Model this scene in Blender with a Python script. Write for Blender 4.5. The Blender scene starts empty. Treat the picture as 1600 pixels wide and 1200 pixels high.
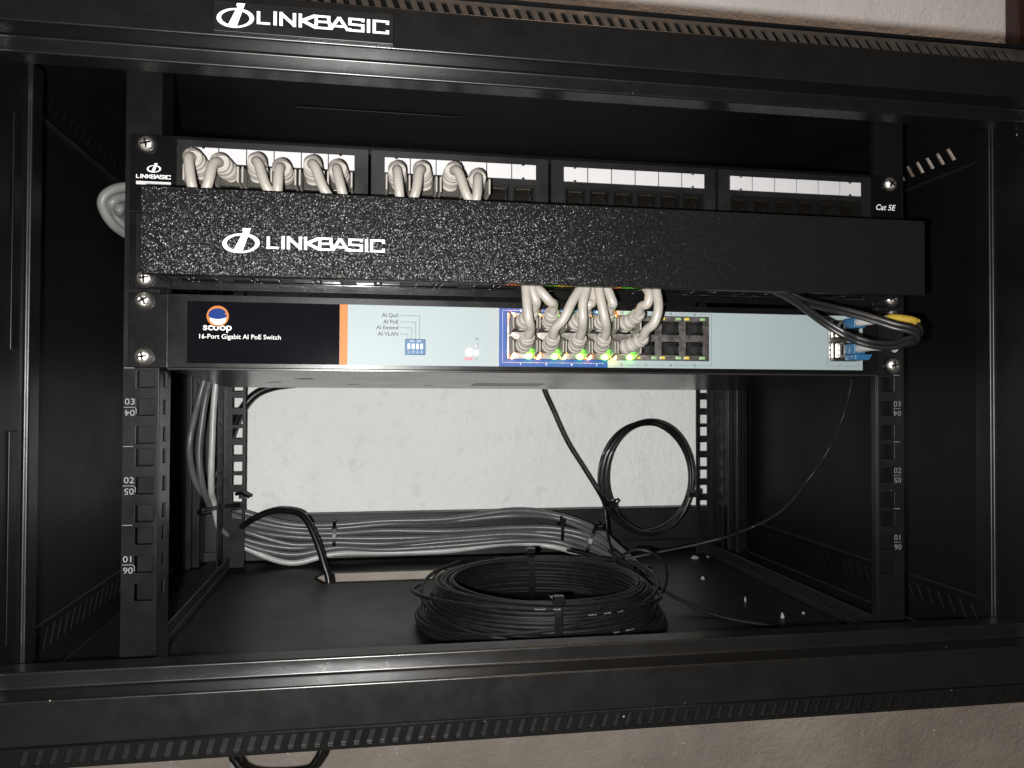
import bpy, math, random
from mathutils import Vector, Matrix
random.seed(7)
SC = bpy.context.scene
COL = SC.collection
MM = 0.001

# ------------------------------------------------------------------ camera
cam_d = bpy.data.cameras.new('camera'); cam = bpy.data.objects.new('camera', cam_d); COL.objects.link(cam)
ya, pa, ra = math.radians(-9.66154279), math.radians(0.95547), math.radians(-0.22971)
Rm = Matrix.Rotation(ya, 3, 'Z') @ Matrix.Rotation(pa, 3, 'X') @ Matrix.Rotation(ra, 3, 'Y')
M3 = Matrix((Rm.col[0], Rm.col[2], -Rm.col[1])).transposed()
cam.matrix_world = Matrix.Translation((-.103, -.48, .1176)) @ M3.to_4x4()
cam_d.sensor_width = 36; cam_d.lens = 1242.1 / 1600 * 36
cam_d.clip_start = .01; cam_d.clip_end = 50
SC.camera = cam

# ------------------------------------------------------------------ light
W = bpy.data.worlds.new('World'); SC.world = W; W.use_nodes = True
bg = W.node_tree.nodes['Background']; bg.inputs[0].default_value = (1, .86, .76, 1); bg.inputs[1].default_value = .045

def lamp(name, typ, loc, power, col, size, target=None):
    d = bpy.data.lights.new(name, typ); d.energy = power; d.color = col
    if typ == 'AREA': d.size = size
    else: d.shadow_soft_size = size
    o = bpy.data.objects.new(name, d); COL.objects.link(o); o.location = loc
    if target: o.rotation_euler = (Vector(target) - Vector(loc)).to_track_quat('-Z', 'Y').to_euler()
    return o
lamp('phone_flash', 'POINT', (-.128, -.478, .108), 24, (1, .985, .965), .0045)
lamp('room_lamp', 'AREA', (.35, -.25, 2.2), 11, (1, .66, .46), .5, (.1, .2, .3))

SC.view_settings.view_transform = 'Standard'; SC.view_settings.look = 'None'
SC.view_settings.exposure = 0; SC.view_settings.gamma = 1; SC.view_settings.use_curve_mapping = False
SC.render.engine = 'CYCLES'

# ------------------------------------------------------------------ materials
def mat(name, col, rough=.5, metal=0, spec=.5, bump=None, var=None, emit=None, coat=0, trans=0):
    m = bpy.data.materials.new(name); m.use_nodes = True
    nt = m.node_tree; b = nt.nodes['Principled BSDF']
    b.inputs['Base Color'].default_value = (*col, 1); b.inputs['Roughness'].default_value = rough
    b.inputs['Metallic'].default_value = metal; b.inputs['Specular IOR Level'].default_value = spec
    b.inputs['Coat Weight'].default_value = coat; b.inputs['Coat Roughness'].default_value = .05
    if trans: b.inputs['Transmission Weight'].default_value = trans
    tc = nt.nodes.new('ShaderNodeTexCoord')
    if emit:
        b.inputs['Emission Color'].default_value = (*emit[0], 1); b.inputs['Emission Strength'].default_value = emit[1]
    if bump:
        sc, st, dist = bump
        n = nt.nodes.new('ShaderNodeTexNoise'); n.inputs['Scale'].default_value = sc; n.inputs['Detail'].default_value = 2
        bp = nt.nodes.new('ShaderNodeBump'); bp.inputs['Strength'].default_value = st; bp.inputs['Distance'].default_value = dist
        nt.links.new(tc.outputs['Object'], n.inputs['Vector']); nt.links.new(n.outputs['Fac'], bp.inputs['Height'])
        nt.links.new(bp.outputs['Normal'], b.inputs['Normal'])
    if var:   # colour / roughness wear: (scale, amount)
        sc, am = var
        n = nt.nodes.new('ShaderNodeTexNoise'); n.inputs['Scale'].default_value = sc; n.inputs['Detail'].default_value = 6
        n.inputs['Roughness'].default_value = .65
        nt.links.new(tc.outputs['Object'], n.inputs['Vector'])
        mr = nt.nodes.new('ShaderNodeMapRange'); mr.inputs[1].default_value = .3; mr.inputs[2].default_value = .7
        mr.inputs[3].default_value = 1 - am; mr.inputs[4].default_value = 1 + am
        nt.links.new(n.outputs['Fac'], mr.inputs[0])
        vm = nt.nodes.new('ShaderNodeVectorMath'); vm.operation = 'SCALE'; vm.inputs[0].default_value = col
        nt.links.new(mr.outputs[0], vm.inputs['Scale']); nt.links.new(vm.outputs[0], b.inputs['Base Color'])
        m2 = nt.nodes.new('ShaderNodeMath'); m2.operation = 'MULTIPLY'; m2.inputs[1].default_value = rough
        nt.links.new(mr.outputs[0], m2.inputs[0]); nt.links.new(m2.outputs[0], b.inputs['Roughness'])
    return m
M = {}
def facets(m, scale, k):
    '''tiny randomly tilted paint facets'''
    nt = m.node_tree; N = nt.nodes.new; K = nt.links.new
    tc = N('ShaderNodeTexCoord'); v = N('ShaderNodeTexVoronoi'); v.inputs['Scale'].default_value = scale
    K(tc.outputs['Object'], v.inputs['Vector'])
    a = N('ShaderNodeVectorMath'); a.operation = 'SUBTRACT'; a.inputs[1].default_value = (.5, .5, .5); K(v.outputs['Color'], a.inputs[0])
    c = N('ShaderNodeVectorMath'); c.operation = 'SCALE'; c.inputs['Scale'].default_value = k; K(a.outputs[0], c.inputs[0])
    g = N('ShaderNodeNewGeometry'); d = N('ShaderNodeVectorMath'); d.operation = 'ADD'; K(c.outputs[0], d.inputs[0]); K(g.outputs['Normal'], d.inputs[1])
    e = N('ShaderNodeVectorMath'); e.operation = 'NORMALIZE'; K(d.outputs[0], e.inputs[0]); K(e.outputs[0], nt.nodes['Principled BSDF'].inputs['Normal'])
M['black'] = mat('black powder coated steel', (.0026, .0026, .0030), .32, spec=.12, bump=(2600, .12, .0004), var=(60, .15))
M['bar'] = mat('black painted frame steel', (.0036, .0035, .0033), .30, spec=.55, bump=(2200, .12, .0003), var=(60, .12))
M['shaded_bar'] = mat('shade toned black upright', (.0028, .0028, .0028), .36, spec=.4, bump=(2200, .12, .0003), var=(60, .12))  # darker than the bar steel: flash falloff at the sides painted in
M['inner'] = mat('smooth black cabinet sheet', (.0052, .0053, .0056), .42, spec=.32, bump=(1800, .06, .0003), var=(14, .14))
M['shaded_inner'] = mat('dull black cabinet sheet', (.0018, .0018, .0019), .5, spec=.20, bump=(1800, .06, .0003), var=(14, .14))  # darker copy of the inner sheet: shade of ceiling and sides painted in
M['rail'] = mat('dark grey rail steel', (.0040, .0042, .0046), .33, spec=.22, bump=(2200, .08, .0003), var=(60, .15))
M['cover'] = mat('coarse textured black enamel', (.0062, .0062, .0062), .29, spec=.135)
facets(M['cover'], 2500, .50)
M['comb'] = mat('glossy black finger plastic', (.006, .006, .006), .14, spec=.6)
M['plastic'] = mat('black plastic', (.0065, .0065, .0065), .35, spec=.4, var=(60, .15))
M['plastic_dk'] = mat('dark socket plastic', (.0028, .0028, .0028), .4, spec=.3)
M['white'] = mat('white print', (.62, .61, .60), .6)
M['card'] = mat('white label card', (.42, .41, .415), .55, var=(60, .04))
M['grey_print'] = mat('grey print', (.19, .19, .19), .7)
M['dim_print'] = mat('darker grey print', (.13, .13, .13), .7)  # darker grey for the right rail numbers and the cable print
M['chrome'] = mat('bright zinc screw', (.92, .86, .78), .42, 1, bump=(420, .8, .0010))
M['steel'] = mat('nickel port shield', (.42, .39, .36), .32, 1, var=(200, .2))
M['gold'] = mat('gold contact', (.16, .13, .09), .4, 1)
M['cord'] = mat('white patch cord jacket', (.275, .255, .226), .42, var=(90, .10))
M['boot'] = mat('white plug boot', (.27, .25, .222), .62, spec=.25, var=(110, .12))
M['wing'] = mat('thin translucent boot wing', (.27, .25, .22), .5, spec=.3, trans=.25)
M['clear'] = mat('clear plug plastic', (.10, .095, .085), .15, trans=.6)
M['grey_cable'] = mat('grey cable jacket', (.085, .088, .09), .34, spec=.4, var=(70, .18), bump=(260, .25, .0006))
M['pale_cable'] = mat('pale grey cable jacket', (.36, .36, .35), .34, var=(60, .15), bump=(260, .25, .0006))
M['dim_cable'] = mat('grey white cable jacket', (.11, .11, .107), .45, spec=.35, var=(60, .15))
M['lit_tone'] = mat('dusty black steel', (.021, .0185, .0155), .6, spec=.3, var=(90, .35))  # paler base colour stands in for room light on the sloped top rim
M['blk_cable'] = mat('black cable jacket', (.005, .005, .005), .33, spec=.35, var=(80, .2))
M['coil'] = mat('matt black drop cable', (.0052, .0051, .0049), .52, spec=.3, var=(120, .2))
M['tie'] = mat('black nylon tie', (.004, .004, .004), .26, spec=.45)
M['sw_black'] = mat('switch black steel', (.0032, .0030, .0030), .27, spec=.24, bump=(2600, .08, .0003), var=(60, .12))
M['sw_under'] = mat('switch bare bottom steel', (.03, .03, .03), .24, metal=.5, var=(25, .10))
M['gloss'] = mat('glossy black film', (.0035, .0035, .005), .06, spec=.4, var=(14, .2))
M['panel'] = mat('pale blue grey film', (.214, .256, .264), .5, spec=.3, var=(12, .03))
M['blue'] = mat('blue film', (.008, .045, .19), .45, spec=.3, var=(40, .06))
M['orange'] = mat('orange film', (.36, .105, .006), .5, spec=.25)
M['navy'] = mat('navy print', (.006, .025, .12), .6, spec=.08)
M['dip'] = mat('blue switch block', (.008, .065, .15), .45, spec=.3)
M['ink'] = mat('dark print', (.02, .022, .025), .6)
M['red_ink'] = mat('red print', (.5, .03, .05), .6)
M['lc_blue'] = mat('blue connector plastic', (.014, .075, .16), .4)
M['lc_white'] = mat('white strain sleeve', (.28, .28, .27), .4, var=(90, .1))
M['yellow'] = mat('yellow tube', (.27, .18, .02), .5, var=(150, .15))
M['fibre'] = mat('black fibre jacket', (.008, .008, .008), .42, var=(60, .2))
M['crumb'] = mat('plaster crumb', (.20, .19, .18), .9)
M['brown'] = mat('dark brown surface', (.03, .012, .010), .4, var=(12, .4))
M['trunk'] = mat('pale trunking', (.30, .33, .36), .4)
M['led_or'] = mat('lit orange lamp', (.8, .3, .05), .4, emit=((1, .20, .035), 75))
M['led_gr'] = mat('lit green lamp', (.2, .8, .1), .4, emit=((.12, 1, .03), 26))
M['led_ye'] = mat('lit yellow lamp', (.8, .6, .1), .4, emit=((1, .5, .05), 45))
M['led_rd'] = mat('lit red lamp', (1, .4, .4), .4, emit=((1, .42, .36), 5.5))
M['led_wh'] = mat('lit pale lamp', (1, .9, .9), .4, emit=((1, .8, .78), 1.6))
M['led_y0'] = mat('unlit yellow lamp', (.42, .33, .06), .3)
M['led_g0'] = mat('unlit green lamp', (.17, .30, .13), .3)

def wall_mat():
    m = bpy.data.materials.new('painted plaster wall'); m.use_nodes = True
    nt = m.node_tree; b = nt.nodes['Principled BSDF']; N = nt.nodes.new; K = nt.links.new
    tc = N('ShaderNodeTexCoord')
    def noise(sc, det=5, ro=.6, stretch=None):
        n = N('ShaderNodeTexNoise'); n.inputs['Scale'].default_value = sc; n.inputs['Detail'].default_value = det; n.inputs['Roughness'].default_value = ro
        if stretch:
            mp = N('ShaderNodeMapping'); mp.inputs['Scale'].default_value = stretch; K(tc.outputs['Object'], mp.inputs[0]); K(mp.outputs[0], n.inputs['Vector'])
        else: K(tc.outputs['Object'], n.inputs['Vector'])
        return n
    def ramp(src, p0, c0, p1, c1):
        r = N('ShaderNodeValToRGB'); r.color_ramp.elements[0].position = p0; r.color_ramp.elements[0].color = c0
        r.color_ramp.elements[1].position = p1; r.color_ramp.elements[1].color = c1; K(src, r.inputs[0]); return r
    def mix(f, a, c, typ='MIX'):
        x = N('ShaderNodeMix'); x.data_type = 'RGBA'; x.blend_type = typ
        if isinstance(f, float): x.inputs[0].default_value = f
        else: K(f, x.inputs[0])
        for i, v in ((6, a), (7, c)):
            if isinstance(v, tuple): x.inputs[i].default_value = v
            else: K(v, x.inputs[i])
        return x.outputs[2]
    big = noise(5); smudge = noise(26, 8, .72); fine = noise(140, 4, .7)
    white = ramp(big.outputs['Fac'], .3, (.74, .74, .725, 1), .7, (.84, .84, .825, 1))
    sm = ramp(noise(44, 9, .8, (1, 1, .8)).outputs['Fac'], .535, (0, 0, 0, 1), .72, (.36, .36, .36, 1))
    wp = mix(sm.outputs[0], white.outputs[0], (.33, .33, .33, 1))
    raw = ramp(noise(9, 6, .6).outputs['Fac'], .3, (.26, .225, .19, 1), .72, (.40, .355, .305, 1))
    fl = ramp(noise(170, 3, .6).outputs['Fac'], .685, (0, 0, 0, 1), .70, (.8, .8, .8, 1))
    rs0 = mix(ramp(smudge.outputs['Fac'], .5, (0, 0, 0, 1), .7, (.5, .5, .5, 1)).outputs[0], raw.outputs[0], (.29, .24, .18, 1))
    rs = mix(fl.outputs[0], rs0, (.72, .68, .60, 1))
    sx = N('ShaderNodeSeparateXYZ'); K(tc.outputs['Object'], sx.inputs[0])
    ad = N('ShaderNodeMath'); ad.operation = 'MULTIPLY_ADD'; K(big.outputs['Fac'], ad.inputs[0]); ad.inputs[1].default_value = .10; K(sx.outputs['Z'], ad.inputs[2])
    up = ramp(ad.outputs[0], .0, (0, 0, 0, 1), .012, (1, 1, 1, 1))
    sh = N('ShaderNodeMath'); sh.operation = 'ADD'; sh.inputs[1].default_value = -.005; K(ad.outputs[0], sh.inputs[0]); K(sh.outputs[0], up.inputs[0])       # raw plaster below, paint above
    K(mix(up.outputs[0], rs, wp), b.inputs['Base Color'])
    b.inputs['Roughness'].default_value = .75
    ht = N('ShaderNodeMath'); ht.operation = 'MULTIPLY_ADD'; K(smudge.outputs['Fac'], ht.inputs[0]); ht.inputs[1].default_value = 2.2; K(fine.outputs['Fac'], ht.inputs[2])
    bp = N('ShaderNodeBump'); bp.inputs['Strength'].default_value = .45; bp.inputs['Distance'].default_value = .005
    K(ht.outputs[0], bp.inputs['Height']); K(bp.outputs['Normal'], b.inputs['Normal'])
    return m
M['wall'] = wall_mat()

def dust(m, scale=85, size=.05, share=.55, col=(.16, .155, .15, 1)):
    '''sparse pale specks of plaster dust'''
    nt = m.node_tree; N = nt.nodes.new; K = nt.links.new; b = nt.nodes['Principled BSDF']
    tc = N('ShaderNodeTexCoord'); v = N('ShaderNodeTexVoronoi'); v.inputs['Scale'].default_value = scale; K(tc.outputs['Object'], v.inputs['Vector'])
    lt = N('ShaderNodeMath'); lt.operation = 'LESS_THAN'; K(v.outputs['Distance'], lt.inputs[0])
    sp = N('ShaderNodeSeparateColor'); K(v.outputs['Color'], sp.inputs[0])
    sz = N('ShaderNodeMath'); sz.operation = 'MULTIPLY_ADD'; sz.inputs[1].default_value = size / (1 - share); sz.inputs[2].default_value = -size * share / (1 - share); K(sp.outputs[0], sz.inputs[0]); K(sz.outputs[0], lt.inputs[1])
    x = N('ShaderNodeMix'); x.data_type = 'RGBA'; K(lt.outputs[0], x.inputs[0]); x.inputs[7].default_value = col
    K(b.inputs['Base Color'].links[0].from_socket, x.inputs[6]); K(x.outputs[2], b.inputs['Base Color'])
for k_ in ('bar', 'inner', 'rail', 'black', 'sw_black', 'coil', 'blk_cable'): dust(M[k_])
dust(M['shaded_bar'], 60); dust(M['shaded_inner'], 45, .03, .6, (.07, .07, .07, 1))

# ------------------------------------------------------------------ mesh builder (world millimetres)
class MB:
    def __init__(s): s.v = []; s.f = []; s.m = []; s.mi = 0
    def quad(s, a, b, c, d): s.poly([a, b, c, d])
    def poly(s, pts):
        n = len(s.v); s.v += [tuple(p) for p in pts]; s.f.append(tuple(range(n, n + len(pts)))); s.m.append(s.mi)
    def box(s, x0, x1, y0, y1, z0, z1, fn=None):
        n = len(s.v)
        P = [(x, y, z) for x in (x0, x1) for y in (y0, y1) for z in (z0, z1)]
        s.v += [fn(*p) for p in P] if fn else P
        for f in ((0, 1, 3, 2), (4, 6, 7, 5), (0, 4, 5, 1), (2, 3, 7, 6), (0, 2, 6, 4), (1, 5, 7, 3)):
            s.f.append(tuple(n + i for i in f)); s.m.append(s.mi)
        return s
    def prism(s, prof, a0, a1, fn):
        """profile of 2d points, swept from a0 to a1; fn(u, v, a) -> xyz"""
        n = len(s.v); k = len(prof)
        s.v += [fn(u, v, a0) for u, v in prof] + [fn(u, v, a1) for u, v in prof]
        for i in range(k):
            j = (i + 1) % k; s.f.append((n + i, n + j, n + k + j, n + k + i)); s.m.append(s.mi)
        s.f.append(tuple(n + i for i in range(k))[::-1]); s.m.append(s.mi)
        s.f.append(tuple(n + k + i for i in range(k))); s.m.append(s.mi)
        return s
    def tube(s, pts, r, seg=10, closed=False, caps=True, smooth=6, rr=None, flat=1.0):
        P = [Vector(p) for p in pts]
        if smooth > 1: P, t = spline(P, smooth, closed)
        n0 = len(s.v); N = len(P)
        up = Vector((0, 0, 1)); prev = None
        for i in range(N):
            if closed: t = P[(i + 1) % N] - P[i - 1]
            else: t = P[min(i + 1, N - 1)] - P[max(i - 1, 0)]
            t.normalize()
            if prev is None:
                a = t.cross(up) if abs(t.dot(up)) < .95 else t.cross(Vector((1, 0, 0)))
                a.normalize()
            else:
                a = prev - t * prev.dot(t); a.normalize()
            prev = a; b = t.cross(a)
            R = rr(i / (N - 1)) if rr else r
            for k in range(seg):
                an = 2 * math.pi * k / seg
                s.v.append(tuple(P[i] + a * (R * math.cos(an)) + b * (R * flat * math.sin(an))))
        M_ = N if closed else N - 1
        for i in range(M_):
            for k in range(seg):
                j = (i + 1) % N; l = (k + 1) % seg
                s.f.append((n0 + i * seg + k, n0 + i * seg + l, n0 + j * seg + l, n0 + j * seg + k)); s.m.append(s.mi)
        if caps and not closed:
            s.f.append(tuple(n0 + k for k in range(seg))[::-1]); s.m.append(s.mi)
            s.f.append(tuple(n0 + (N - 1) * seg + k for k in range(seg))); s.m.append(s.mi)
        return s
    def lathe(s, prof, c, axis, seg=20):
        """prof [(r, h)], around the axis through c"""
        ax = Vector(axis).normalized(); a = ax.orthogonal().normalized(); b = ax.cross(a); c = Vector(c)
        n = len(s.v)
        for r, h in prof:
            for k in range(seg):
                an = 2 * math.pi * k / seg
                s.v.append(tuple(c + ax * h + (a * math.cos(an) + b * math.sin(an)) * r))
        for i in range(len(prof) - 1):
            for k in range(seg):
                l = (k + 1) % seg
                s.f.append((n + i * seg + k, n + i * seg + l, n + (i + 1) * seg + l, n + (i + 1) * seg + k)); s.m.append(s.mi)
        s.f.append(tuple(n + (len(prof) - 1) * seg + k for k in range(seg))); s.m.append(s.mi)
        return s
    def perf(s, u0, u1, v0, v1, holes, t, fn):
        """plate with rectangular holes; fn(u, v, w) -> xyz, w from 0 to t"""
        us = sorted({u0, u1, *[h[0] for h in holes], *[h[1] for h in holes]}); vs = sorted({v0, v1, *[h[2] for h in holes], *[h[3] for h in holes]})
        def solid(i, j):
            if i < 0 or j < 0 or i >= len(us) - 1 or j >= len(vs) - 1: return False
            u = (us[i] + us[i + 1]) / 2; v = (vs[j] + vs[j + 1]) / 2
            return not any(h[0] < u < h[1] and h[2] < v < h[3] for h in holes)
        ids = {}
        def vid(i, j, w):
            if (i, j, w) not in ids: ids[i, j, w] = len(s.v); s.v.append(fn(us[i], vs[j], w))
            return ids[i, j, w]
        def F(*q): s.f.append(q); s.m.append(s.mi)
        for i in range(len(us) - 1):
            for j in range(len(vs) - 1):
                if not solid(i, j): continue
                F(vid(i, j, 0), vid(i + 1, j, 0), vid(i + 1, j + 1, 0), vid(i, j + 1, 0))
                F(vid(i, j, t), vid(i, j + 1, t), vid(i + 1, j + 1, t), vid(i + 1, j, t))
                if not solid(i - 1, j): F(vid(i, j, 0), vid(i, j + 1, 0), vid(i, j + 1, t), vid(i, j, t))
                if not solid(i + 1, j): F(vid(i + 1, j, 0), vid(i + 1, j, t), vid(i + 1, j + 1, t), vid(i + 1, j + 1, 0))
                if not solid(i, j - 1): F(vid(i, j, 0), vid(i, j, t), vid(i + 1, j, t), vid(i + 1, j, 0))
                if not solid(i, j + 1): F(vid(i, j + 1, 0), vid(i + 1, j + 1, 0), vid(i + 1, j + 1, t), vid(i, j + 1, t))
        return s
    def slots(s, u0, u1, v0, v1, a0, a1, b0, b1, pitch, w, lean, t, fn):
        """band u0..u1 x v0..v1 with a row of leaning slots filling a0..a1 x b0..b1"""
        s.box(u0, u1, v0, b0, 0, t, fn); s.box(u0, u1, b1, v1, 0, t, fn)
        n = int((a1 - a0) / pitch); prev = (u0, u0)
        for i in range(n + 1):
            c = a0 + i * pitch
            l = (c, c + lean) if i < n else (u1, u1)          # left edge of the slot, at b0 and at b1
            k = len(s.v)
            P = [(prev[0], b0), (l[0], b0), (l[1], b1), (prev[1], b1)]
            s.v += [fn(u, v, 0) for u, v in P] + [fn(u, v, t) for u, v in P]
            for f in ((0, 1, 2, 3), (7, 6, 5, 4), (1, 5, 6, 2), (3, 7, 4, 0)):
                s.f.append(tuple(k + q for q in f)); s.m.append(s.mi)
            prev = (c + w, c + lean + w)
        return s

def spline(P, k, closed=False):
    out = []; n = len(P)
    rng = n if closed else n - 1
    for i in range(rng):
        p0 = P[(i - 1) % n] if (closed or i > 0) else P[0] * 2 - P[1]
        p1 = P[i]; p2 = P[(i + 1) % n]
        p3 = P[(i + 2) % n] if (closed or i + 2 < n) else P[-1] * 2 - P[-2]
        for j in range(k):
            t = j / k
            out.append(.5 * ((2 * p1) + (p2 - p0) * t + (2 * p0 - 5 * p1 + 4 * p2 - p3) * t * t + (3 * p1 - p0 - 3 * p2 + p3) * t ** 3))
    if not closed: out.append(P[-1].copy())
    return out, None

BASE = {}
def root(name, label, cat, loc=(0, 0, 0), group=None):
    o = bpy.data.objects.new(name, None); COL.objects.link(o); o.empty_display_size = .01
    o.location = Vector(loc) * MM; BASE[o] = Vector(loc)
    o['label'] = label; o['category'] = cat
    if group: o['group'] = group
    return o
def part(name, mb, mats, parent=None, bevel=None, label=None, smooth=False, angle=None, base=None):
    if not isinstance(mats, (list, tuple)): mats = [mats]
    b = Vector(base) if base is not None else BASE.get(parent, Vector((0, 0, 0)))
    me = bpy.data.meshes.new(name)
    me.from_pydata([tuple((Vector(v) - b) * MM) for v in mb.v], [], mb.f)
    for m in mats: me.materials.append(M[m])
    me.polygons.foreach_set('material_index', mb.m)
    me.validate(); me.update()
    import bmesh
    bm = bmesh.new(); bm.from_mesh(me); bmesh.ops.recalc_face_normals(bm, faces=bm.faces); bm.to_mesh(me); bm.free()
    o = bpy.data.objects.new(name, me); COL.objects.link(o)
    if parent is not None: o.parent = parent
    else: o.location = b * MM
    BASE[o] = b
    if bevel:
        for p in me.polygons: p.use_smooth = True
        md = o.modifiers.new('bevel', 'BEVEL'); md.width = bevel * MM; md.segments = 3; md.limit_method = 'ANGLE'; md.angle_limit = math.radians(35); md.harden_normals = True
    elif smooth:
        for p in me.polygons: p.use_smooth = True
        me.set_sharp_from_angle(angle=math.radians(angle or 45))
    if label: o['label'] = label
    return o
def thing(name, mb, mats, label, cat, base=None, group=None, **k):
    if base is None:
        xs = [v[0] for v in mb.v]; ys = [v[1] for v in mb.v]; zs = [v[2] for v in mb.v]
        base = ((min(xs) + max(xs)) / 2, (min(ys) + max(ys)) / 2, min(zs))
    o = part(name, mb, mats, None, base=base, **k)
    o['label'] = label; o['category'] = cat
    if group: o['group'] = group
    return o
def XZ(y):          # front-facing sheet at depth y: w grows backwards
    return lambda u, v, w: (u, y + w, v)

def text_mb(txt, size, x, y, z, align='LEFT', flip=False, sx=1.0, shear=0, bold=0, thick=.12, space=1.0):
    cu = bpy.data.curves.new('t', 'FONT'); cu.body = txt; cu.size = 1; cu.align_x = align; cu.extrude = 0; cu.offset = bold; cu.shear = shear; cu.resolution_u = 3; cu.space_character = space
    ob = bpy.data.objects.new('t', cu); COL.objects.link(ob)
    dg = bpy.context.evaluated_depsgraph_get(); me = bpy.data.meshes.new_from_object(ob.evaluated_get(dg))
    mb = MB(); s = -1 if flip else 1
    for v in me.vertices: mb.v.append((x + s * v.co.x * size * sx, y, z + s * v.co.y * size))
    for p in me.polygons: mb.f.append(tuple(p.vertices)); mb.m.append(0)
    bpy.data.objects.remove(ob); bpy.data.curves.remove(cu); bpy.data.meshes.remove(me)
    return mb
def merge(*mbs):
    o = MB()
    for m in mbs:
        n = len(o.v); o.v += m.v; o.f += [tuple(i + n for i in f) for f in m.f]; o.m += m.m
    return o

GL = {'L': (.82, [[(0, 1), (0, 0), (.82, 0)]]), 'I': (0, [[(0, 0), (0, 1)]]), 'N': (.95, [[(0, 0), (0, 1)], [(0, .97), (.95, .03)], [(.95, 0), (.95, 1)]]),
      'K': (1.0, [[(0, 0), (0, 1)], [(1.05, 1), (.12, .50)], [(.12, .52), (1.1, 0)]]),
      'B': (.98, [[(0, 0), (0, 1), (.9, 1), (.9, .54), (0, .52)], [(.9, .5), (.98, .46), (.98, 0), (0, 0)]]),
      'A': (1.16, [[(0, 0), (.55, 1)], [(.6, 1), (1.2, 0)], [(.3, .26), (.95, .26)]]),
      'S': (.95, [[(.95, .80), (.95, 1), (0, 1), (0, .53), (.95, .5), (.95, 0), (0, 0), (0, .18)]]),
      'C': (.98, [[(.98, .74), (.98, 1), (0, 1), (0, 0), (.98, 0), (.98, .26)]])}
def logo_word(x0, x1, zb, h, y):
    mb = MB(); t = .2
    order = 'LINKBASIC'; gaps = {'L': .36, 'I': .42, 'N': .42, 'K': .14, 'B': .10, 'A': .20, 'S': .42}
    tot = 0; pos = []
    for c in order: pos.append(tot); tot += GL[c][0] + gaps.get(c, 0)
    tot += t; W_ = x1 - x0; sx = W_ / tot; k = 0
    for c, p in zip(order, pos):
        for st in GL[c][1]:
            for i, (a, b) in enumerate(zip(st[:-1], st[1:])):
                A = Vector(((p + t / 2 + a[0]) * sx, (t / 2 + a[1] * (1 - t)) * h)); B = Vector(((p + t / 2 + b[0]) * sx, (t / 2 + b[1] * (1 - t)) * h))
                d = (B - A).normalized(); n = Vector((-d.y, d.x)); ax = abs(d.x) < .02 or abs(d.y) < .12
                wd = (.078 + (.032 if abs(d.y) > .12 else 0)) * h; e = (.1 * h if ax and abs(d.y) < .12 else .078 * h if ax else 0)
                ea = e if (i > 0 or not ax or len(st) == 2) else .0
                eb = e if (i < len(st) - 2 or len(st) == 2) else .0
                if not ax: ea = eb = .04 * h
                if len(st) == 2 and abs(d.x) < .02: ea = eb = .078 * h
                A -= d * ea; B += d * eb; k += 1; yy = y - .015 * (k % 5)
                mb.poly([(x0 + q.x, yy, zb + q.y) for q in (A - n * wd, B - n * wd, B + n * wd, A + n * wd)])
    return mb
def logo_mark(cx, cz, w, h, y):
    mb = MB(); n = 40; rx, rz = w / 2, h * .38; cz2 = cz - h * .08
    for i in range(n):
        a0, a1 = 2 * math.pi * i / n, 2 * math.pi * (i + 1) / n
        def P(a, k):
            th = .15 + .09 * abs(math.cos(a - .3))
            rr_ = 1 - th * k
            x, z = rx * rr_ * math.cos(a), rz * (rr_ if k == 0 else 1 - th * 1.25) * math.sin(a)
            return (cx + x + .18 * z, y, cz2 + z)
        mb.poly([P(a0, 0), P(a1, 0), P(a1, 1), P(a0, 1)])
    s = w * .062
    mb.poly([(cx + w * .16 - s, y - .02, cz + h * .5), (cx + w * .16 + s * 1.6, y - .02, cz + h * .5), (cx - w * .06 + s * 1.4, y - .02, cz - h * .44), (cx - w * .12 - s * 1.5, y - .02, cz - h * .40)])
    mb.poly([(cx + w * .04, y - .04, cz + h * .5), (cx + w * .25, y - .04, cz + h * .5), (cx + w * .23, y - .04, cz + h * .39), (cx + w * .02, y - .04, cz + h * .39)])
    return mb

def screw(parent, x, y, z, name='screw', rot=.4, r=4.3, washer=True):
    mb = MB()
    if washer: mb.lathe([(5.8, 0), (5.8, -.8), (3, -1.0)], (x, y, z), (0, 1, 0))
    mb2 = MB(); c = Vector((x, y - 1.0, z))
    mb2.lathe([(r, 0), (r * .98, -.8), (r * .8, -1.9), (r * .5, -2.5), (r * .25, -2.62)], c, (0, 1, 0), 18)
    o = part(name, mb2, 'chrome', parent, smooth=True, angle=60)
    cr = MB()
    for a in (rot, rot + math.pi / 2):
        ca, sa = math.cos(a), math.sin(a)
        cr.box(-r * .62, r * .62, -.2, .35, -.55, .55, lambda u, w, v: (x + u * ca - v * sa, y - 3.55 + w, z + u * sa + v * ca))
    part('cross_recess', cr, 'plastic_dk', o)
    if washer: part('washer', mb, 'tie', o, smooth=True)
    return o

# ================================================================== the wall
wb = MB(); wb.box(-1500, 1400, 370, 430, -900, 1500)
w_ = part('wall', wb, 'wall', None, base=(0, 370, 0)); w_['kind'] = 'structure'
pb = MB(); pb.box(650, 800, 348, 369.5, 430, 1500)
thing('wall_slab', pb, 'brown', 'dark brown upright board on the wall at the top right corner', 'slab', bevel=3)  # plain dark brown upright block on the wall
tk = MB(); tk.box(-246, -235, 362, 369.5, -700, -215)
thing('cable_trunking', tk, 'trunk', 'narrow pale trunking strip on the wall under the cabinet', 'trunking', bevel=1)

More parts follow.
